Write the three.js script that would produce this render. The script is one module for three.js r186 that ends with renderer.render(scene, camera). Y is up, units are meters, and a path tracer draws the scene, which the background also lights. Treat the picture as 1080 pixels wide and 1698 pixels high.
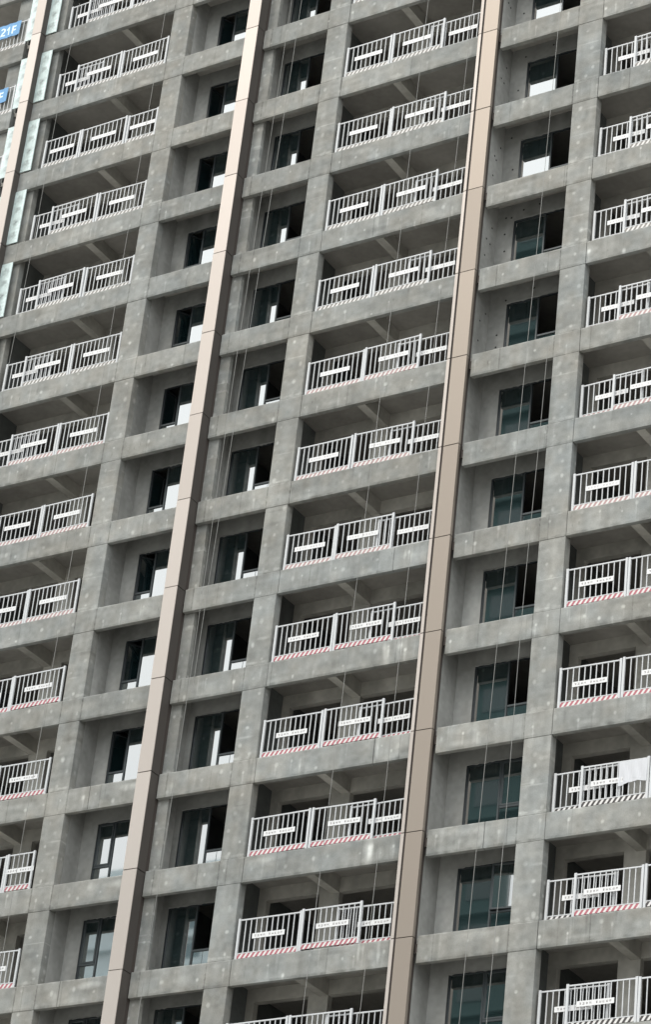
import * as THREE from 'three';
import { mergeGeometries } from 'three/addons/utils/BufferGeometryUtils.js';
import { RoundedBoxGeometry } from 'three/addons/geometries/RoundedBoxGeometry.js';

/* ---------- camera, sky, sun, exposure ---------- */
const scene = new THREE.Scene();
const camera = new THREE.PerspectiveCamera(19.78, 652 / 1024, 0.5, 600);
camera.position.set(44.215, -26.655, 60.095);
camera.rotation.order = 'YXZ';
camera.rotation.set(0.50844, 0.61093, 0.11742);
scene.add(camera);

const SKY_W = 256, SKY_H = 128;
{ // even bright overcast: a little brighter towards the zenith, soft cloud mottling
  const d = new Float32Array(SKY_W * SKY_H * 4);
  for (let j = 0; j < SKY_H; j++) for (let i = 0; i < SKY_W; i++) {
    const el = ((j + 0.5) / SKY_H - 0.5) * Math.PI, az = (i / SKY_W) * Math.PI * 2;
    const s = Math.max(0, Math.sin(el));
    let L = 1.42 * (1 + 2 * s) / 3;                // the standard overcast sky
    L *= 1 + 0.05 * Math.sin(az * 3 + 1.3 + 4 * el) * Math.cos(el) + 0.04 * Math.sin(az * 7 - 9 * el) * Math.cos(el);
    if (el < 0) L = 0.25;
    const o = (j * SKY_W + i) * 4;
    d[o] = L * 0.97; d[o + 1] = L * 1.0; d[o + 2] = L * 1.0; d[o + 3] = 1;
  }
  const t = new THREE.DataTexture(d, SKY_W, SKY_H, THREE.RGBAFormat, THREE.FloatType);
  t.mapping = THREE.EquirectangularReflectionMapping;
  t.magFilter = t.minFilter = THREE.LinearFilter;
  t.needsUpdate = true;
  scene.background = t; scene.environment = t;
}
const sun = new THREE.DirectionalLight(0xfff4e6, 0.6);
sun.position.set(-25, 95, 70); sun.target.position.set(0, 15, 0);
sun.castShadow = true; sun.shadow.radius = 40; sun.shadow.mapSize.set(2048, 2048);
Object.assign(sun.shadow.camera, { left: -50, right: 50, top: 60, bottom: -60, near: 1, far: 250 });
scene.add(sun, sun.target);

const renderer = new THREE.WebGLRenderer({ antialias: true });
renderer.toneMapping = THREE.LinearToneMapping;
renderer.toneMappingExposure = 2.3;
renderer.shadowMap.enabled = true;

/* ---------- helpers ---------- */
let seed = 12345;
const rnd = () => { seed = (seed + 0x6d2b79f5) | 0; let t = Math.imul(seed ^ (seed >>> 15), 1 | seed); t = (t + Math.imul(t ^ (t >>> 7), 61 | t)) ^ t; return ((t ^ (t >>> 14)) >>> 0) / 4294967296; };
const rr = (a, b) => a + (b - a) * rnd();
const h2 = (x, y, s) => { let n = Math.imul(x, 374761393) + Math.imul(y, 668265263) + Math.imul(s, 974634777); n = Math.imul(n ^ (n >>> 13), 1274126177); return ((n ^ (n >>> 16)) >>> 0) / 4294967296; };
function vnoise(x, y, s, px = 0, py = 0) { // value noise, periodic when px, py are given
  const xi = Math.floor(x), yi = Math.floor(y), fx = x - xi, fy = y - yi;
  const u = fx * fx * (3 - 2 * fx), v = fy * fy * (3 - 2 * fy);
  const w = (a, p) => (p ? ((a % p) + p) % p : a);
  const x0 = w(xi, px), x1 = w(xi + 1, px), y0 = w(yi, py), y1 = w(yi + 1, py);
  const a = h2(x0, y0, s), b = h2(x1, y0, s), c = h2(x0, y1, s), e = h2(x1, y1, s);
  return a + (b - a) * u + (c - a) * v + (a - b - c + e) * u * v;
}
const used = {};
function numbered(n) { const i = used[n] = (used[n] ?? -1) + 1; return i ? n + '_' + String(i).padStart(3, '0') : n; }
function shade(o) { o.traverse((m) => { if (m.isMesh) { m.castShadow = true; m.receiveShadow = true; } }); return o; }
function mesh(name, geo, mat, parent) { const m = new THREE.Mesh(geo, mat); m.name = name; m.castShadow = m.receiveShadow = true; if (parent) parent.add(m); return m; }
function tag(o, label, category, group) { o.userData.label = label; o.userData.category = category; if (group) o.userData.group = group; return o; }
function thing(name, label, category, pos = [0, 0, 0], group) { const g = new THREE.Group(); g.name = numbered(name); g.position.set(...pos); tag(g, label, category, group); scene.add(g); return g; }
function bx(x0, x1, y0, y1, z0, z1, r = 0) {
  const g = r ? new RoundedBoxGeometry(x1 - x0, y1 - y0, z1 - z0, 1, r) : new THREE.BoxGeometry(x1 - x0, y1 - y0, z1 - z0);
  g.translate((x0 + x1) / 2, (y0 + y1) / 2, (z0 + z1) / 2); return g;
}
function merge(list) { return mergeGeometries(list.map((g) => (g.index ? g.toNonIndexed() : g))); }
function dataTex(w, h, fn, srgb = true) {
  const d = new Uint8Array(w * h * 4);
  for (let j = 0; j < h; j++) for (let i = 0; i < w; i++) { const c = fn(i, j), o = (j * w + i) * 4; d[o] = c[0]; d[o + 1] = c[1]; d[o + 2] = c[2]; d[o + 3] = 255; }
  const t = new THREE.DataTexture(d, w, h); if (srgb) t.colorSpace = THREE.SRGBColorSpace;
  t.magFilter = THREE.LinearFilter; t.minFilter = THREE.LinearMipmapLinearFilter; t.generateMipmaps = true; t.needsUpdate = true; return t;
}
const clamp = (v) => Math.max(0, Math.min(255, v));

/* ---------- layout of the tower (metres; k counts storeys, 0 = lowest whole one in view) ---------- */
const H = 2.95, GROUND = -28.3, K0 = -2, K1 = 13;
const BB = 0.04, BT = 0.79;                 // beam bottom and top over k*H
const SLAB0 = 0.64, SLAB1 = 0.785;          // slab underside and top
const BEAMS = [[-17.2, -12.9], [-12.03, -2.98], [-2.49, 5.77], [6.565, 19]];

/* ---------- materials ---------- */
// weathered fair-faced concrete of the front: one sheet over the whole front, with pale filled tie holes, run-off and patches
const FX0 = -18, FX1 = 19.5, FY0 = -6, FY1 = 42, FW = 2048, FH = 2048;
const facadeMap = (() => {
  const n = FW * FH, L = new Float32Array(n), sx = FW / (FX1 - FX0), sy = FH / (FY1 - FY0);
  const W = new Float32Array(n);            // warmth
  for (let j = 0; j < FH; j++) {
    const y = FY0 + j / sy;
    for (let i = 0; i < FW; i++) {
      const x = FX0 + i / sx, o = j * FW + i;
      const big = vnoise(x * 0.55, y * 0.8, 1) - 0.5, mid = vnoise(x * 2.3, y * 2.6, 2) - 0.5, fine = vnoise(x * 8, y * 8, 3) - 0.5, grain = h2(i, j, 4) - 0.5;
      const streak = vnoise(x * 7, y * 0.35, 5) - 0.5, band = vnoise(x * 0.7, y * 9, 6) - 0.5;
      L[o] = 136 + 17 * big + 15 * mid + 14 * fine + 9 * grain + 12 * streak + 7 * band;
      W[o] = 3.5 * (vnoise(x * 0.4, y * 0.5, 8) - 0.5) + 3 * (vnoise(x * 3, y * 3, 9) - 0.5);
    }
  }
  const blob = (x, y, rx, ry, amt, soft = 1) => {
    const i0 = Math.floor((x - rx - FX0) * sx), i1 = Math.ceil((x + rx - FX0) * sx), j0 = Math.floor((y - ry - FY0) * sy), j1 = Math.ceil((y + ry - FY0) * sy);
    for (let j = Math.max(0, j0); j <= Math.min(FH - 1, j1); j++) for (let i = Math.max(0, i0); i <= Math.min(FW - 1, i1); i++) {
      const dx = ((i / sx + FX0) - x) / rx, dy = ((j / sy + FY0) - y) / ry, q = 1 - dx * dx - dy * dy;
      if (q > 0) L[j * FW + i] += amt * Math.pow(q, soft) * (0.75 + 0.5 * vnoise(i * 0.21, j * 0.21, 12));
    }
  };
  for (let k = K0; k <= K1; k++) {
    const y0 = k * H;
    for (const [a, b] of BEAMS) {
      for (let x = a + rr(0.1, 0.5); x < b - 0.1; x += rr(0.25, 1.2)) {
        const r = rr(0.035, 0.08), y = y0 + (rnd() < 0.45 ? rr(0.32, 0.5) : rr(0.12, 0.72));
        blob(x, y, r, r * rr(0.9, 1.5), rr(10, 44), 1);
        if (rnd() < 0.4) blob(x + rr(-0.02, 0.02), y - 0.16, 0.035, 0.26, rr(8, 20));
      }
      for (let q = 0; q < (b - a) * 0.7; q++) blob(rr(a, b), y0 + rr(0.1, 0.7), rr(0.15, 0.7), rr(0.06, 0.22), rr(-16, 20));
      for (let q = 0; q < (b - a) * 1.1; q++) blob(rr(a, b), y0 + rr(0.3, 0.75), rr(0.02, 0.06), rr(0.2, 0.5), rr(-14, 16));
      for (let x = a; x < b; x += 0.13) blob(x, y0 + BT - 0.015, 0.12, rr(0.02, 0.05), rr(0, 26));     // worn, dusty upper arris
      for (let x = a; x < b; x += 0.13) blob(x, y0 + BB + 0.03, 0.14, rr(0.03, 0.07), rr(-18, 2));      // darker lower arris
      if (k > 3) for (let q = 0; q < 4; q++) blob(rr(a, b), y0 + rr(0.15, 0.6), 0.02, rr(0.05, 0.1), -22);
    }
    for (const [a, b] of [[-6.44, -5.69], [0, 0.76], [9.24, 10.05], [-2.62, -2.16]]) {
      for (let y = y0 + 0.95; y < y0 + 2.9; y += rr(0.25, 0.75)) { const r = rr(0.05, 0.09); blob(rr(a + 0.1, b - 0.1), y, r, r * rr(0.8, 1.4), rr(8, 42), 1); }
      for (let q = 0; q < 3; q++) blob(rr(a, b), y0 + rr(0.9, 2.9), rr(0.1, 0.4), rr(0.03, 0.1), rr(-12, 20));
      if (rnd() < 0.6) blob((a + b) / 2, y0 + rr(1.6, 2.4), (b - a) * 0.6, 0.025, rr(12, 26));
      for (let x = a; x < b; x += 0.1) blob(x, y0 + 0.86, 0.1, rr(0.03, 0.09), rr(0, 24));
    }
    for (const x of [-6.44, -5.69, -0.01, 9.22, -2.2]) for (let y = y0 + BB; y < y0 + BT; y += 0.05) blob(x + 0.004 * Math.sin(y * 40), y, 0.028, 0.05, rr(-34, -8));
    for (const [a, b] of BEAMS) for (let x = a + rr(0.4, 1.2); x < b; x += rr(0.9, 1.9)) if (rnd() < 0.6) { const s = rr(-26, -4); for (let y = y0 + BB; y < y0 + BT; y += 0.06) blob(x, y, 0.022, 0.05, s * rr(0.5, 1.2)); }
    // lime runs under the right end of the middle balconies
    if (k >= 0 && k <= 4) for (let q = 0; q < 7; q++) blob(rr(4.6, 5.6), y0 + rr(0.3, 0.65), rr(0.04, 0.18), rr(0.18, 0.4), rr(8, 24));
    if (k >= -1 && k < 3) { blob(rr(7, 8.8), y0 + 0.6, 0.7, 0.16, 18); blob(rr(-4.6, -3.3), y0 + 0.55, 0.5, 0.14, 30); }
  }
  const t = dataTex(FW, FH, (i, j) => { const o = j * FW + i, v = L[o], w = W[o]; return [clamp(v + w), clamp(v + 0.5), clamp(v - 3 - w)]; });
  return t;
})();
// rough concrete of recesses, rooms and soffits; repeats every 6 m
const innerMap = (() => { const N = 1024, p = 6; const t = dataTex(N, N, (i, j) => {
  const x = i / N * p, y = j / N * p;
  const v = 140 + 26 * (vnoise(x * 0.5, y * 0.5, 21, 3, 3) - 0.5) + 20 * (vnoise(x * 2, y * 1.5, 22, 12, 9) - 0.5) + 12 * (vnoise(x * 9, y * 9, 23, 54, 54) - 0.5) + 14 * (vnoise(x * 4, y * 0.5, 24, 24, 3) - 0.5) + 6 * (h2(i, j, 25) - 0.5);
  return [clamp(v), clamp(v + 0.5), clamp(v - 2)]; }); t.wrapS = t.wrapT = THREE.RepeatWrapping; return t; })();
const roomMap = (() => { const N = 1024, p = 6; const t = dataTex(N, N, (i, j) => {
  const x = i / N * p, y = j / N * p;
  const v = 160 + 22 * (vnoise(x * 0.5, y * 0.5, 51, 3, 3) - 0.5) + 16 * (vnoise(x * 2, y * 1.5, 52, 12, 9) - 0.5) + 10 * (vnoise(x * 9, y * 9, 53, 54, 54) - 0.5) + 6 * (h2(i, j, 55) - 0.5);
  return [clamp(v + 2), clamp(v - 1), clamp(v - 6)]; }); t.wrapS = t.wrapT = THREE.RepeatWrapping; return t; })();
const bumpMap = (() => { const N = 512; const t = dataTex(N, N, (i, j) => {
  const x = i / N, y = j / N; let v = 128 + 90 * (vnoise(x * 16, y * 16, 31, 16, 16) - 0.5) + 60 * (vnoise(x * 64, y * 64, 32, 64, 64) - 0.5) + 30 * (h2(i, j, 33) - 0.5);
  return [v, v, v]; }, false); t.wrapS = t.wrapT = THREE.RepeatWrapping; t.repeat.set(20, 26); return t; })();
const bump2 = bumpMap.clone(); bump2.repeat.set(2, 2); bump2.needsUpdate = true;
const std = (o) => new THREE.MeshStandardMaterial({ roughness: 0.9, ...o });
const lin = (r, g, b) => new THREE.Color().setRGB(r, g, b);
const M = {
  front: std({ map: facadeMap, bumpMap, bumpScale: 0.006, roughness: 0.93 }),
  inner: std({ map: innerMap, bumpMap: bump2, bumpScale: 0.006, roughness: 0.95 }),
  room: std({ map: roomMap, roughness: 0.97 }),
  plaster: std({ map: innerMap, bumpMap: bump2, bumpScale: 0.004, color: lin(1.72, 1.66, 1.59), roughness: 0.95 }),
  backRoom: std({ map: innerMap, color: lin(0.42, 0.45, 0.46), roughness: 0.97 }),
  hole: std({ color: lin(0.02, 0.02, 0.02) }),
  finPale: new THREE.MeshPhysicalMaterial({ color: lin(0.445, 0.395, 0.36), metalness: 0.5, roughness: 0.42 }),
  finTan: new THREE.MeshPhysicalMaterial({ color: lin(0.285, 0.243, 0.206), metalness: 0.45, roughness: 0.42 }),
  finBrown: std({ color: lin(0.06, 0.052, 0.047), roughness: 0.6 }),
  joint: std({ color: lin(0.05, 0.04, 0.035), roughness: 0.9 }),
  frame: std({ color: lin(0.028, 0.034, 0.038), roughness: 0.45, metalness: 0.3 }),
  frameGrey: std({ color: lin(0.065, 0.075, 0.08), roughness: 0.4, metalness: 0.4 }),
  glass: new THREE.MeshPhysicalMaterial({ color: lin(0.07, 0.155, 0.175), transmission: 0.86, thickness: 0, roughness: 0.02, ior: 4.2, metalness: 0 }),
  white: std({ color: lin(0.54, 0.55, 0.565), roughness: 0.5 }),
  whiteDull: std({ color: lin(0.58, 0.6, 0.62), roughness: 0.6 }),
  rope: std({ color: lin(0.27, 0.27, 0.26), roughness: 0.9 }),
  ground: std({ color: lin(0.24, 0.235, 0.22), roughness: 0.95 }),
  sheet: new THREE.MeshPhysicalMaterial({ color: lin(0.72, 0.73, 0.77), roughness: 0.85, transmission: 0.25, thickness: 0, side: THREE.DoubleSide }),
};
// world-placed uv: front faces by (x, y), side faces and soffits beside it
function uvFront(g, dy) {
  const p = g.attributes.position, nn = g.attributes.normal, uv = g.attributes.uv;
  for (let i = 0; i < p.count; i++) {
    let u = p.getX(i), v = p.getY(i) + dy;
    if (Math.abs(nn.getX(i)) > 0.7) u += p.getZ(i); else if (Math.abs(nn.getY(i)) > 0.7) v += p.getZ(i);
    uv.setXY(i, (u - FX0) / (FX1 - FX0), (v - FY0) / (FY1 - FY0));
  }
  return g;
}
function uvInner(g, ox, oy) {
  const p = g.attributes.position, nn = g.attributes.normal, uv = g.attributes.uv;
  for (let i = 0; i < p.count; i++) {
    const ax = Math.abs(nn.getX(i)), ay = Math.abs(nn.getY(i));
    const u = ax > 0.7 ? p.getZ(i) : p.getX(i), v = ay > 0.7 ? p.getZ(i) : p.getY(i);
    uv.setXY(i, (u + ox) / 6, (v + oy) / 6);
  }
  return g;
}

/* ---------- ground ---------- */
{
  const g = new THREE.PlaneGeometry(900, 900, 1, 1); g.rotateX(-Math.PI / 2);
  const gm = mesh('ground', g, M.ground, scene); gm.position.y = GROUND; gm.userData.kind = 'structure';
}

/* ---------- the tower ---------- */
const tower = thing('apartment_tower', 'unfinished grey concrete apartment tower with balconies and metal cladding fins', 'building', [0, GROUND, 0]);
const hidden = { front: [], inner: [], room: [], plaster: [], backRoom: [] };
function put(name, geos, kind, k, kPos = true) { // one part of the tower at storey k; storeys out of view are gathered
  const list = Array.isArray(geos) ? geos : [geos];
  const g = list.length > 1 ? merge(list) : list[0];
  const dy = k * H;
  if (kind === 'front') uvFront(g, dy); else uvInner(g, (k * 1.73) % 6 + rnd() * 3, (k * 2.31) % 6);
  if (k < K0 || k > K1) { const c = (g.index ? g.toNonIndexed() : g); c.translate(0, dy - GROUND, 0); hidden[kind].push(c); return null; }
  const m = mesh(name, g, M[kind], tower); m.position.y = dy - GROUND; return m;
}
for (let k = -10; k <= K1 + 3; k++) {
  const seen = k >= K0 && k <= K1;
  /* beams; the middle and right ones are cast in two lengths with a joint */
  const cuts = { 2: [0.8], 3: [10.06] };
  if (k === 1) cuts[3] = [8.27, 10.06];
  if (k === 2 || k === 4) cuts[2] = [0.8, 4.62];
  if (k === 2 || k === 0) cuts[1] = [-4.9];
  BEAMS.forEach(([a, b], n) => {
    const xs = [a, ...(cuts[n] || []), b];
    for (let i = 0; i + 1 < xs.length; i++) {
      const dz = i ? rr(-0.008, 0.008) : rr(-0.004, 0.006);
      put('beam', bx(xs[i] + (i ? 0.006 : 0), xs[i + 1] - (i + 2 < xs.length ? 0.006 : 0), BB, BT, -0.15, dz, seen ? 0.014 : 0), 'front', k);
    }
  });
  put('floor_slab', bx(-17.2, 19, SLAB0, SLAB1, -7, -0.151), 'room', k);
  /* columns, set just behind the beam faces */
  for (const [a, b] of [[-6.44, -5.69], [0, 0.76], [9.24, 10.05]])
    put('column', [bx(a, b, 0.791, 2.989, -0.3, -0.006, seen ? 0.012 : 0), bx(a + 0.002, b - 0.002, 2.99, H + SLAB0 - 0.001, -0.299, -0.152)], 'front', k);
  put('pier', bx(-2.62, -2.16, 0.786, H + SLAB0 - 0.001, -0.32, -0.16, seen ? 0.01 : 0), 'front', k);
  put('pier', bx(-11.95, -11.38, 0.786, H + SLAB0 - 0.001, -0.4, -0.16, seen ? 0.01 : 0), 'front', k);
  put('pier', bx(-13.6, -12.9, 0.786, H + SLAB0 - 0.001, -0.4, -0.16), 'front', k);
  /* walls between the rooms; the ends that close the window recesses are in the weathered concrete */
  const W0 = 0.786, W1 = H + SLAB0 - 0.001;
  for (const [a, b, zf] of [[-5.89, -5.69, -0.301], [-2.64, -2.44, -0.321], [0, 0.2, -0.301], [6.2, 6.44, -0.1], [9.24, 9.44, -0.301]]) {
    if (zf === -0.1) put('recess_side_wall', [bx(a, b, W0, H + BB - 0.002, -0.95, -0.1), bx(a, b, H + BB, W1, -0.95, -0.152)], 'inner', k);
    else put('recess_side_wall', bx(a, b, W0, W1, -0.95, zf), 'inner', k);
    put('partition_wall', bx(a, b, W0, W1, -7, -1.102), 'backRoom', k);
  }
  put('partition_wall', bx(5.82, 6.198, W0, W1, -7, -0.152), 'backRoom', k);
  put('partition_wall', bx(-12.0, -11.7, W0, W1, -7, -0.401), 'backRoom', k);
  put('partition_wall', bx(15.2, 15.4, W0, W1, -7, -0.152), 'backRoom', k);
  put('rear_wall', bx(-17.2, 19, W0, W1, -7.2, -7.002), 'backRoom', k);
  /* recess back walls round the windows: jamb, jamb, lintel */
  for (const [a, b, w0, w1] of [[-5.89, -2.642, -5.17, -3.07], [-2.64, 0.2, -2.24, -0.14], [6.2, 9.44, 7.0, 9.09]])
    put('recess_wall', [bx(a, w0, W0, W1, -1.1, -0.951), bx(w1, b, W0, W1, -1.1, -0.951), bx(w0, w1, H + 0.06, W1, -1.1, -0.951)], 'inner', k);
  /* balcony rear walls with a door opening, the downstand beam over the wide opening, the cross beam */
  for (const [o, s] of [[0, 1], [9.24, 1], [-5.69, -1]]) {
    const q = (a, b, ...r) => { const x0 = o + s * a, x1 = o + s * b; return bx(Math.min(x0, x1), Math.max(x0, x1), ...r); };
    const d0 = s > 0 ? 0.46 : 0.75, d1 = s > 0 ? 2.2 : 2.5, e = s > 0 ? 2.83 : 3.18;
    put('balcony_wall', [q(0.201, d0, W0, W1, -1.95, -1.75), q(d1, e, W0, W1, -1.95, -1.75), q(d0, d1, H + 0.25, W1, -1.95, -1.75)], 'plaster', k);
    put('header_beam', q(e + 0.002, s > 0 ? 5.81 : 6.0, H + 0.22, W1, -1.95, -1.75), 'plaster', k);
    put('cross_beam', q(e - 0.27, e, H + 0.2, W1, -1.748, -0.153), 'plaster', k);
  }
  put('balcony_wall', bx(-17.2, -15.2, W0, W1, -2, -1.8), 'plaster', k);
}
for (const [kind, list] of Object.entries(hidden)) { const m = mesh(kind === 'front' ? 'concrete_frame' : kind === 'inner' ? 'recess_lining' : kind === 'room' ? 'floor_slabs' : kind === 'plaster' ? 'balcony_walls' : 'partition_walls', merge(list), M[kind], tower); m.userData.kind = 'stuff'; }

/* tie holes left open in the upper right-hand recesses */
{
  const disc = new THREE.CylinderGeometry(0.032, 0.032, 0.004, 10); disc.rotateX(Math.PI / 2);
  const discX = new THREE.CylinderGeometry(0.032, 0.032, 0.004, 10); discX.rotateZ(Math.PI / 2);
  for (let k = 6; k <= 11; k++) {
    const y = k * H - GROUND;
    const spots = [[6.72, 3.12], [6.95, 3.18], [7.85, 3.36], [6.72, 2.62], [6.76, 2.0], [7.3, 3.28], [6.74, 1.5]];
    for (const [x, h] of spots) if (rnd() < 0.78) mesh('tie_hole', disc, M.hole, tower).position.set(x + rr(-0.05, 0.05), y + h + rr(-0.06, 0.06), -0.949);
    for (const [z, h] of [[-0.45, 2.2], [-0.6, 2.1], [-0.42, 1.55], [-0.7, 2.7]]) if (rnd() < 0.75) mesh('tie_hole', discX, M.hole, tower).position.set(6.442, y + h + rr(-0.06, 0.06), z + rr(-0.05, 0.05));
  }
  for (const k of [5, 3]) mesh('tie_hole', disc, M.hole, tower).position.set(-3.2, k * H - GROUND + 3.3, -0.949);
}

/* cladding fins: a stack of storey-high metal panels each, dark at the joints */
const variantsOf = {};
function variants(mat) { // panels of one batch differ a little in tone and gloss
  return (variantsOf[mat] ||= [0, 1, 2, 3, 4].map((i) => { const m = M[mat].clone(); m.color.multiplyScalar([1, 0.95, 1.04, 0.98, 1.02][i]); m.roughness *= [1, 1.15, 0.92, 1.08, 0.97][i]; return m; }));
}
function fin(label, boards) { // boards: [name, x0, x1, z0, z1, material, yaw]
  const f = new THREE.Group(); f.name = 'cladding_fin'; f.userData.label = label; tower.add(f);
  const geos = boards.map(([, x0, x1, z0, z1, , yaw]) => { const g = bx(-(x1 - x0) / 2, (x1 - x0) / 2, 0, H - 0.022, -(z1 - z0) / 2, (z1 - z0) / 2, 0.004); if (yaw) g.rotateY(yaw); return g; });
  for (let k = -10; k <= K1 + 3; k++) boards.forEach(([name, x0, x1, z0, z1, mat], n) => {
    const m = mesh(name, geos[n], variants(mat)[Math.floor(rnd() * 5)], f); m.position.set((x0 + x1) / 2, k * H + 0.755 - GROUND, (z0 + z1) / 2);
    m.rotation.y = rr(-0.004, 0.004); m.rotation.x = rr(-0.002, 0.002);
  });
  return f;
}
const fCore = (x0, x1, z0, z1, f) => mesh('carrier_rail', bx(x0, x1, 0, (K1 + 4) * H - GROUND, z0, z1), M.joint, f);
{
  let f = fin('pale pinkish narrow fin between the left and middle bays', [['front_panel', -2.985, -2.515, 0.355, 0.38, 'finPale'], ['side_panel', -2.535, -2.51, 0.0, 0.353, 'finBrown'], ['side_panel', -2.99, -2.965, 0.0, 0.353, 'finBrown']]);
  fCore(-2.96, -2.54, 0.002, 0.34, f); fCore(-2.96, -2.52, -0.155, -0.001, f);
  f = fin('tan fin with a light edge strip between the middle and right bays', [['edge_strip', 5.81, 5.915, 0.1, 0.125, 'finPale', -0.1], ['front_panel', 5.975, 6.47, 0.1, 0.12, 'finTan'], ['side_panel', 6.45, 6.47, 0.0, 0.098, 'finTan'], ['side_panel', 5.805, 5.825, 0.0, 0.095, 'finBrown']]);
  fCore(5.83, 6.445, -0.14, 0.085, f);
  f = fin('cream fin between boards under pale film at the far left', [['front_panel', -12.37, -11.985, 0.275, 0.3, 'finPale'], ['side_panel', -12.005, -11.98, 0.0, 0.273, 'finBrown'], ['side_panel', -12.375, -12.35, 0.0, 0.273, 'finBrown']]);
  fCore(-12.345, -12.01, 0.002, 0.262, f);
  /* dark blocks added as the shade in the beam-end notches beside the fins */
  const bg = bx(-0.03, 0.03, 0.32, 0.58, -0.05, 0.01);
  for (let k = K0; k <= K1; k++) { mesh('notch_shade', bg, M.joint, tower).position.set(-2.53, k * H - GROUND, -0.02); mesh('notch_shade', bg, M.joint, tower).position.set(6.53, k * H - GROUND, -0.03); }
}
/* boards under pale protective film beside the far-left fin */
const filmMap = dataTex(256, 1024, (i, j) => {
  const x = i / 256, y = j / 1024, a = vnoise(x * 2, y * 9, 41), b = vnoise(x * 7, y * 30, 42);
  let s = 0; for (let q = 0; q < 4; q++) { const dx = (x - 0.55) * 1.6, dy = (y - 0.16 - q * 0.23) * 14; s += Math.exp(-(dx * dx * 4 + dy * dy) * 1.6); }
  const v = 1 - 0.25 * s * (0.5 + b) - 0.16 * (a - 0.4) - 0.1 * (b - 0.5);
  return [clamp(200 * v), clamp(214 * v + 3), clamp(211 * v + 5)];
});
M.film = new THREE.MeshPhysicalMaterial({ map: filmMap, roughness: 0.28, clearcoat: 0.5, clearcoatRoughness: 0.15, bumpMap: bump2, bumpScale: 0.01 });
{
  const a = bx(-12.0, -11.535, 0.83, 2.975, 0.0, 0.035, 0.004), b = bx(-12.88, -12.4, 0.83, 2.975, 0.0, 0.035, 0.004);
  for (let k = 5; k <= K1; k++) for (const g of [a, b]) {
    const m = mesh('film_covered_board', g, M.film, tower); m.position.set(0, k * H - GROUND, 0); m.userData.label = 'board under pale blue green film';
  }
}

/* ---------- windows ---------- */
// local frame: x along the wall from the left jamb, y over the storey, z = 0 at the frame's outer face (set at z -0.985)
function windowProto(w, mull, sashLeft, mode) { // mode: 'open' sash swung in, 'shut', 'ajar'
  const g = new THREE.Group(); g.name = 'window';
  const y0 = 0.79, y1 = H + 0.058, t = 0.055, d = 0.07, tr = 1.63;
  const bar = (x0, x1, a, b) => bx(x0, x1, a, b, -d, 0, 0.006);
  mesh('frame', merge([bar(0, w, y1 - t, y1), bar(0, w, y0, y0 + t), bar(0, t, y0 + t, y1 - t), bar(w - t, w, y0 + t, y1 - t)]), M.frame, g);
  mesh('mullion', bar(mull - 0.026, mull + 0.026, y0 + t, y1 - t), M.frameGrey, g);
  const s0 = sashLeft ? t : mull + 0.035, s1 = sashLeft ? mull - 0.035 : w - t;
  const f0 = sashLeft ? mull + 0.035 : t, f1 = sashLeft ? w - t : mull - 0.035;
  mesh('transom', bar(s0, s1, tr - 0.03, tr + 0.03), M.frameGrey, g);
  const pane = (x0, x1, a, b) => mesh('pane', bx(x0, x1, a, b, -0.036, -0.034), M.glass, g);
  pane(f0, f1, y0 + t, y1 - t); pane(s0, s1, y0 + t, tr - 0.03);
  const sw = s1 - s0 - 0.01, sh = y1 - t - tr - 0.04, e = 0.05;
  const sash = new THREE.Group(); sash.name = 'sash'; // only a pivot: its two pieces hang under the window
  const hingeRight = !sashLeft; const hx = hingeRight ? s1 - 0.005 : s0 + 0.005, sg = hingeRight ? -1 : 1;
  const ang = mode === 'open' ? sg * (hingeRight ? -1.15 : 1.15) * (hingeRight ? -1 : 1) : 0;
  const bars = [[0, e, 0, sh], [sw - e, sw, 0, sh], [e, sw - e, 0, e], [e, sw - e, sh - e, sh]].map(([a, b, c, f]) => bx(Math.min(sg * a, sg * b), Math.max(sg * a, sg * b), c, f, -0.05, 0.012, 0.005));
  const fr = mesh('sash_frame', merge(bars), mode === 'open' ? M.frame : M.frameGrey, g);
  const pg = bx(Math.min(sg * e, sg * (sw - e)), Math.max(sg * e, sg * (sw - e)), e, sh - e, -0.021, -0.019);
  const pn = mesh('pane', pg, M.glass, g);
  for (const m of [fr, pn]) { m.position.set(hx, tr + 0.035, -0.004); m.rotation.y = (mode === 'open' ? (hingeRight ? -1.2 : 1.2) : 0); if (mode === 'ajar') m.rotation.y = 0.1; }
  return g;
}
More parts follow.
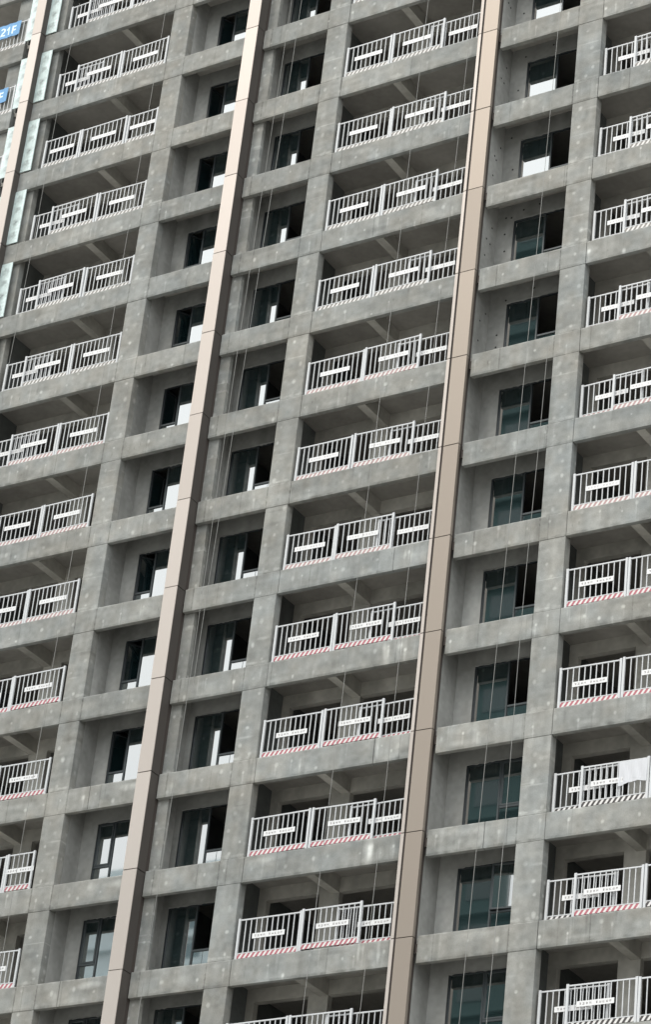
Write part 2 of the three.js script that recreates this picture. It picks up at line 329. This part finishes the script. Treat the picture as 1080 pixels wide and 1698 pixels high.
{
  const protos = {};
  const get = (key, ...a) => (protos[key] ||= windowProto(...a));
  for (let k = K0; k <= K1; k++) for (const [bay, x, w, mull, left] of [['left', -5.17, 2.1, 0.62, true], ['middle', -2.24, 2.1, 0.97, false], ['right', 7.0, 2.09, 1.05, false]]) {
    let mode = 'open';
    if (bay === 'right' && k <= 1) mode = k === 0 ? 'ajar' : 'shut';
    if (bay === 'left' && k <= 1) mode = 'shut';
    const wdw = get(bay + mode, w, mull, left, mode).clone(); tower.add(wdw);
    wdw.position.set(x, k * H - GROUND, -0.96);
    const swing = rr(-0.3, 0.25);
    wdw.children.forEach((c) => { if (mode === 'open' && Math.abs(c.rotation.y) > 0.5) c.rotation.y += Math.sign(c.rotation.y) * swing; });
    { // rough grout left round the frame: uneven along its inner edge
      const y1 = H + 0.058, sh = new THREE.Shape();
      sh.moveTo(0, y1 - 0.03); sh.lineTo(0, y1); sh.lineTo(w, y1); sh.lineTo(w, y1 - 0.03);
      for (let q = 1; q <= 26; q++) sh.lineTo(w - q * w / 27, y1 - 0.015 - 0.04 * rnd() * rnd());
      const gg = new THREE.ExtrudeGeometry(sh, { depth: 0.03, bevelEnabled: false });
      mesh('grout', uvInner(gg, k * 1.3, k * 2.1), M.inner, wdw).position.z = 0.002;
    }
    wdw.children.forEach((c) => { if (c.name === 'pane' && !c.rotation.y) { c.rotation.x += rr(-0.0012, 0.0012); } });
  }
}

/* ---------- safety barriers on the balconies ---------- */
function canvasTex(w, h, draw) { const c = document.createElement('canvas'); c.width = w; c.height = h; draw(c.getContext('2d'), w, h); const t = new THREE.CanvasTexture(c); t.colorSpace = THREE.SRGBColorSpace; return t; }
const kickMat = ['#a8606a', '#a98a8a', '#3c3838', '#807c78'].map((col) => std({ roughness: 0.55, map: canvasTex(1024, 64, (c, w, h) => {
  c.fillStyle = '#d2d0ce'; c.fillRect(0, 0, w, h); c.fillStyle = col;
  for (let x = -64; x < w + 64; x += 78) { c.beginPath(); c.moveTo(x, h); c.lineTo(x + 40, h); c.lineTo(x + 84, 0); c.lineTo(x + 44, 0); c.fill(); }
}) }));
let gseed = 7; const grnd = () => ((gseed = (gseed * 16807) % 2147483647) / 2147483647);
const bandMat = [0, 1].map((n) => std({ roughness: 0.5, map: canvasTex(1024, 144, (c, w, h) => { // a printed band; its characters are too small in the photograph to read
  c.fillStyle = '#d8d8d9'; c.fillRect(0, 0, w, h);
  c.fillStyle = c.strokeStyle = n ? '#807c7c' : '#b0adae';
  for (let i = 0; i < 10; i++) { if (i === 4) continue; const x = 70 + i * 92, s = 56; for (let q = 0; q < 7; q++) { c.lineWidth = 6 + 4 * grnd(); c.beginPath(); if (q % 2) { const yy = 44 + grnd() * s; c.moveTo(x, yy); c.lineTo(x + s, yy); } else { const xx = x + grnd() * s; c.moveTo(xx, 44); c.lineTo(xx, 44 + s); } c.stroke(); } }
}) }));
const barGeo = new THREE.BoxGeometry(0.025, 0.93, 0.02);
function barrierProto(w, kick, band, bandX) {
  const g = new THREE.Group();
  for (const x of [0.035, w - 0.035]) mesh('post', x < w / 2 ? postGeo : postGeo, M.white, g).position.set(x, 0.595, 0);
  const rail = bx(0.07, w - 0.07, 1.125, 1.165, -0.016, 0.016, 0.004); mesh('rail', rail, M.white, g);
  mesh('rail', bx(0.07, w - 0.07, 0.175, 0.2, -0.014, 0.014), M.white, g);
  const n = Math.round((w - 0.14) / 0.168);
  for (let i = 1; i < n; i++) mesh('bar', barGeo, M.white, g).position.set(0.07 + (w - 0.14) * i / n, 0.662, 0);
  const kg = bx(0.07, w - 0.07, 0.045, 0.175, -0.008, 0.008), p = kg.attributes.position, uv = kg.attributes.uv;
  for (let i = 0; i < p.count; i++) uv.setXY(i, p.getX(i) / 2, (p.getY(i) - 0.045) / 0.13);
  mesh('kick_plate', kg, kickMat[kick], g);
  mesh('sign_band', new THREE.BoxGeometry(1.02, 0.145, 0.008), bandMat[band], g).position.set(w * bandX, 0.64, 0.02);
  return g;
}
const postGeo = bx(-0.035, 0.035, -0.595, 0.595, -0.03, 0.03, 0.008);
const protoB = {};
function barrier(x0, x1, k, z, kick, band, bandX, dy, label, group) {
  const w = Math.round((x1 - x0) * 100) / 100, key = [w, kick, band, bandX].join();
  const first = !protoB[key]; const p = (protoB[key] ||= barrierProto(w, kick, band, bandX));
  const o = first ? p : p.clone();
  o.name = numbered('safety_barrier'); o.position.set(x0, k * H + BT + dy, z);
  o.rotation.y = rr(-0.018, 0.018); o.rotation.z = rr(-0.009, 0.009); o.rotation.x = rr(-0.012, 0.006);
  tag(o, label, 'barrier', group); scene.add(o);
}
const ORD = (k) => { const n = 13 - k; return ['topmost', 'second', 'third', 'fourth', 'fifth', 'sixth', 'seventh', 'eighth', 'ninth', 'tenth', 'eleventh', 'twelfth', 'thirteenth', 'lowest'][n]; };
const rowName = (bay, k) => { // balconies counted from the top edge of the photograph
  const top = { left: 12, middle: 11, right: 10 }[bay], n = top - k;
  return n === 0 ? 'topmost' : ['', 'second', 'third', 'fourth', 'fifth', 'sixth', 'seventh', 'eighth', 'ninth', 'tenth', 'eleventh', 'twelfth', 'thirteenth', 'fourteenth'][n];
};
for (let k = -1; k <= 12; k++) {
  const kick = k <= 3 ? 0 : k <= 6 ? 1 : 3, band = k <= 3 ? 1 : 0;
  const lab = (bay, what) => `white barrier, ${what} on the ${rowName(bay, k)} visible ${bay} bay balcony`;
  if (k <= 11) { // middle bay
    const moved = k === 10 || k === 4, p = moved ? [2.51, 4.42] : [2.79 + rr(-0.03, 0.05), 4.75 + rr(-0.03, 0.05)];
    barrier(0.82, p[0] - 0.01, k, -0.1, kick, band, 0.5, rr(-0.01, 0.02), lab('middle', 'leftmost'), 'barriers along the balconies');
    barrier(p[0] + 0.015, p[1], k, -0.09, kick, band, moved ? 0.48 : 0.53, rr(0, 0.03), lab('middle', 'front one in the middle'), 'barriers along the balconies');
    barrier(Math.max(3.85, p[1] - 0.85), 5.78, k, -0.19, kick, band, 0.62, rr(-0.09, -0.02), lab('middle', 'rear one at the right end'), 'barriers along the balconies');
  }
  if (k <= 10) { // right bay
    const rk = k <= 1 ? 2 : kick;
    if (k >= 2 && k <= 4) {
      barrier(10.12, 11.94, k, -0.09, kick, band, 0.5, rr(0, 0.02), lab('right', 'left one'), 'barriers along the balconies');
      barrier(11.96, 13.91, k, -0.1, kick, band, 0.55, rr(0, 0.02), lab('right', 'right one'), 'barriers along the balconies');
    } else {
      const p = k <= 1 ? 10.95 : 11.14;
      barrier(10.12, 12.07, k, -0.19, k <= 1 ? 2 : kick, band, 0.5, rr(-0.04, -0.01), lab('right', 'rear one at the left end'), 'barriers along the balconies');
      barrier(p, p + 1.95, k, -0.09, k === 0 ? 0 : rk, band, k <= 1 ? 0.42 : 0.55, rr(0, 0.02), lab('right', 'front one'), 'barriers along the balconies');
      if (k <= 1) barrier(p + 1.97, p + 3.92, k, -0.1, rk, band, 0.5, rr(0, 0.02), lab('right', 'last one at the photograph edge'), 'barriers along the balconies');
    }
  }
  // left bay
  let ps = [];
  if (k === 10) ps = [[-11.18, -9.66, -0.1], [-9.64, -7.74, -0.09], [-7.72, -6.5, -0.1]];
  else if (k >= 6) ps = [[-11.18, -9.3, -0.19], [-10.33, -8.45, -0.09], [-8.43, -6.52, -0.1]];
  else if (k >= 2) ps = [[-10.42, -8.52, -0.1], [-8.5, -6.58, -0.09]];
  else if (k === 1) ps = [[-9.5, -7.6, -0.1], [-7.58, -6.58, -0.09]];
  else if (k === 0) ps = [[-8.52, -6.58, -0.09]];
  ps.forEach(([a, b, z], i) => barrier(a, b, k, z, kick, band, i === 0 && k >= 6 && k !== 10 ? 0.45 : 0.52, z < -0.15 ? rr(-0.07, -0.02) : rr(0, 0.02),
    lab('left', ps.length === 1 ? 'only one' : ps.length === 2 ? ['left one', 'right one'][i] : [z < -0.15 ? 'rear one at the left end' : 'leftmost', 'front one in the middle', 'rightmost'][i]), 'barriers along the balconies'));
  if (k >= 10) barrier(-14.95, -12.98, k, -0.09, kick, 0, 0.4, 0, `white barred barrier ${k === 12 ? 'carrying the blue 21F cloth' : k === 11 ? 'carrying the lower blue cloth' : 'below the blue cloths'} in the far left bay`, 'barriers along the balconies');
}

/* blue floor number cloths on the far-left barriers */
for (const [k, txt, label] of [[12, '21F', 'blue cloth with pale floor number 21F on the upper left barrier'], [11, '20F', 'blue cloth on the barrier below the 21F one, cut by the edge']]) {
  const mat = std({ roughness: 0.7, side: THREE.DoubleSide, map: canvasTex(512, 256, (c, w, h) => { c.fillStyle = '#6a9ac6'; c.fillRect(0, 0, w, h); c.fillStyle = '#d6eaff'; c.font = 'bold 210px sans-serif'; c.textAlign = 'center'; c.textBaseline = 'middle'; c.fillText(txt, w / 2, h / 2 + 8, w * 0.92); }) });
  const g = new THREE.PlaneGeometry(1.05, 0.6, 24, 12), p = g.attributes.position;
  for (let i = 0; i < p.count; i++) p.setZ(i, 0.012 * Math.sin(p.getX(i) * 17 + p.getY(i) * 3) + 0.006 * Math.sin(p.getX(i) * 41));
  g.computeVertexNormals();
  const b = g.clone(); b.translate(0, 0, -0.004); const fl = b.index.array; for (let i = 0; i < fl.length; i += 3) { const t = fl[i]; fl[i] = fl[i + 1]; fl[i + 1] = t; } b.computeVertexNormals();
  const m = mesh(numbered('floor_number_cloth'), mergeGeometries([g, b]), mat, scene);
  m.position.set(-13.82, k * H + 1.66, -0.03); tag(m, label, 'sign');
}
/* white sheet hung behind a barrier */
{
  const g = new THREE.PlaneGeometry(0.8, 0.62, 30, 14), p = g.attributes.position;
  for (let i = 0; i < p.count; i++) { const x = p.getX(i), y = p.getY(i); p.setZ(i, 0.018 * Math.sin(x * 21 + 1.5 * Math.sin(y * 5)) * (0.6 - y) + 0.008 * Math.sin(x * 47)); if (y < -0.2) p.setY(i, y + 0.05 * Math.sin(x * 5 + 1)); }
  g.computeVertexNormals();
  const m = mesh('white_sheet', g, M.sheet, scene); m.position.set(12.45, 1 * H + 1.6, -0.055);
  tag(m, 'white plastic sheet hung over a right bay barrier near the lower right', 'sheet');
}

/* ---------- ropes hanging down the front ---------- */
function rope(xTop, yTop, xBot, yBot, z, label, group, r = 0.012) {
  const pts = [], n = 14, ph = rnd() * 6;
  for (let i = 0; i <= n; i++) { const t = i / n; pts.push(new THREE.Vector3(xTop + (xBot - xTop) * t + 0.02 * Math.sin(ph + t * 9), yTop + (yBot - yTop) * t, z + 0.015 * Math.sin(ph * 2 + t * 13))); }
  const o = mesh(numbered('rope'), new THREE.TubeGeometry(new THREE.CatmullRomCurve3(pts), 90, r, 5), M.rope, scene);
  tag(o, label, 'rope', group);
}
const RZ = 0.22, far = (xa) => xa + RZ * (44.2 - xa) / 60.1;
const ROPES = [
  [-10.74, 37, -11.0, 16, 'thin pale rope near the left end of the left bay balconies'],
  [-6.80, 37, -7.17, -6, 'thin pale rope just left of the left bay column'],
  [-1.58, 37, -2.1, -6, 'thin pale rope at the left side of the middle bay windows'],
  [-1.10, 37, -1.75, 9, 'thin pale rope crossing the panes of the upper middle bay windows'],
  [3.86, 37, 3.2, -6, 'thin pale rope across the centre of the middle bay balconies'],
  [5.49, 37, 4.95, -6, 'thin pale rope at the right end of the middle bay balconies'],
  [8.68, 37, 7.95, -6, 'thin pale rope down the centre of the right bay windows'],
  [9.02, 18, 8.75, -6, 'thin pale rope over the sashes of the lower right bay windows'],
];
for (const [a, ya, b, yb, l] of ROPES) rope(far(a), ya, far(b), yb, RZ, l, 'ropes hanging down the tower front', 0.0075);

/* ---------- the towers opposite, seen mirrored in the windows ---------- */
for (const [x0, x1, z0, z1, top, n, wallC, glassC, label] of [
  [-45.5, -21, 71, 86, 83, 37, [0.045, 0.08, 0.078], [0.03, 0.052, 0.052], 'grey green tower block opposite, mirrored in the right bay windows'],
  [-150, -104, 151, 175, 79.5, 36, [0.6, 0.68, 0.7], [0.16, 0.23, 0.25], 'pale far tower block, mirrored in the lowest left bay windows'],
]) {
  const hh = (top - GROUND) / n;
  const t = thing('opposite_tower', label, 'building', [(x0 + x1) / 2, GROUND, (z0 + z1) / 2]);
  const w = x1 - x0, d = z1 - z0, om = std({ color: lin(...wallC) }), og = std({ color: lin(...glassC), roughness: 0.15 });
  mesh('wall', bx(-w / 2, w / 2, 0, top - GROUND, -d / 2, d / 2), om, t);
  mesh('roof', bx(-w / 2 + 4, w / 2 - 4, top - GROUND, top - GROUND + 3.5, -d / 2 + 3, d / 2 - 3), om, t);
  const slab = bx(-w / 2 - 0.3, w / 2 + 0.3, -0.12, 0.12, -d / 2 - 0.5, -d / 2 - 0.003), wg = bx(-0.95, 0.95, 0.9, 2.4, -0.06, 0.02);
  for (let k = 1; k < n; k++) {
    mesh('floor_band', slab, om, t).position.y = k * hh;
    for (let i = 0; i < 6; i++) mesh('window', wg, og, t).position.set(-w / 2 + 2.2 + i * (w - 4.4) / 5, k * hh, -d / 2);
  }
}
renderer.setSize(652, 1024);
renderer.render(scene, camera);
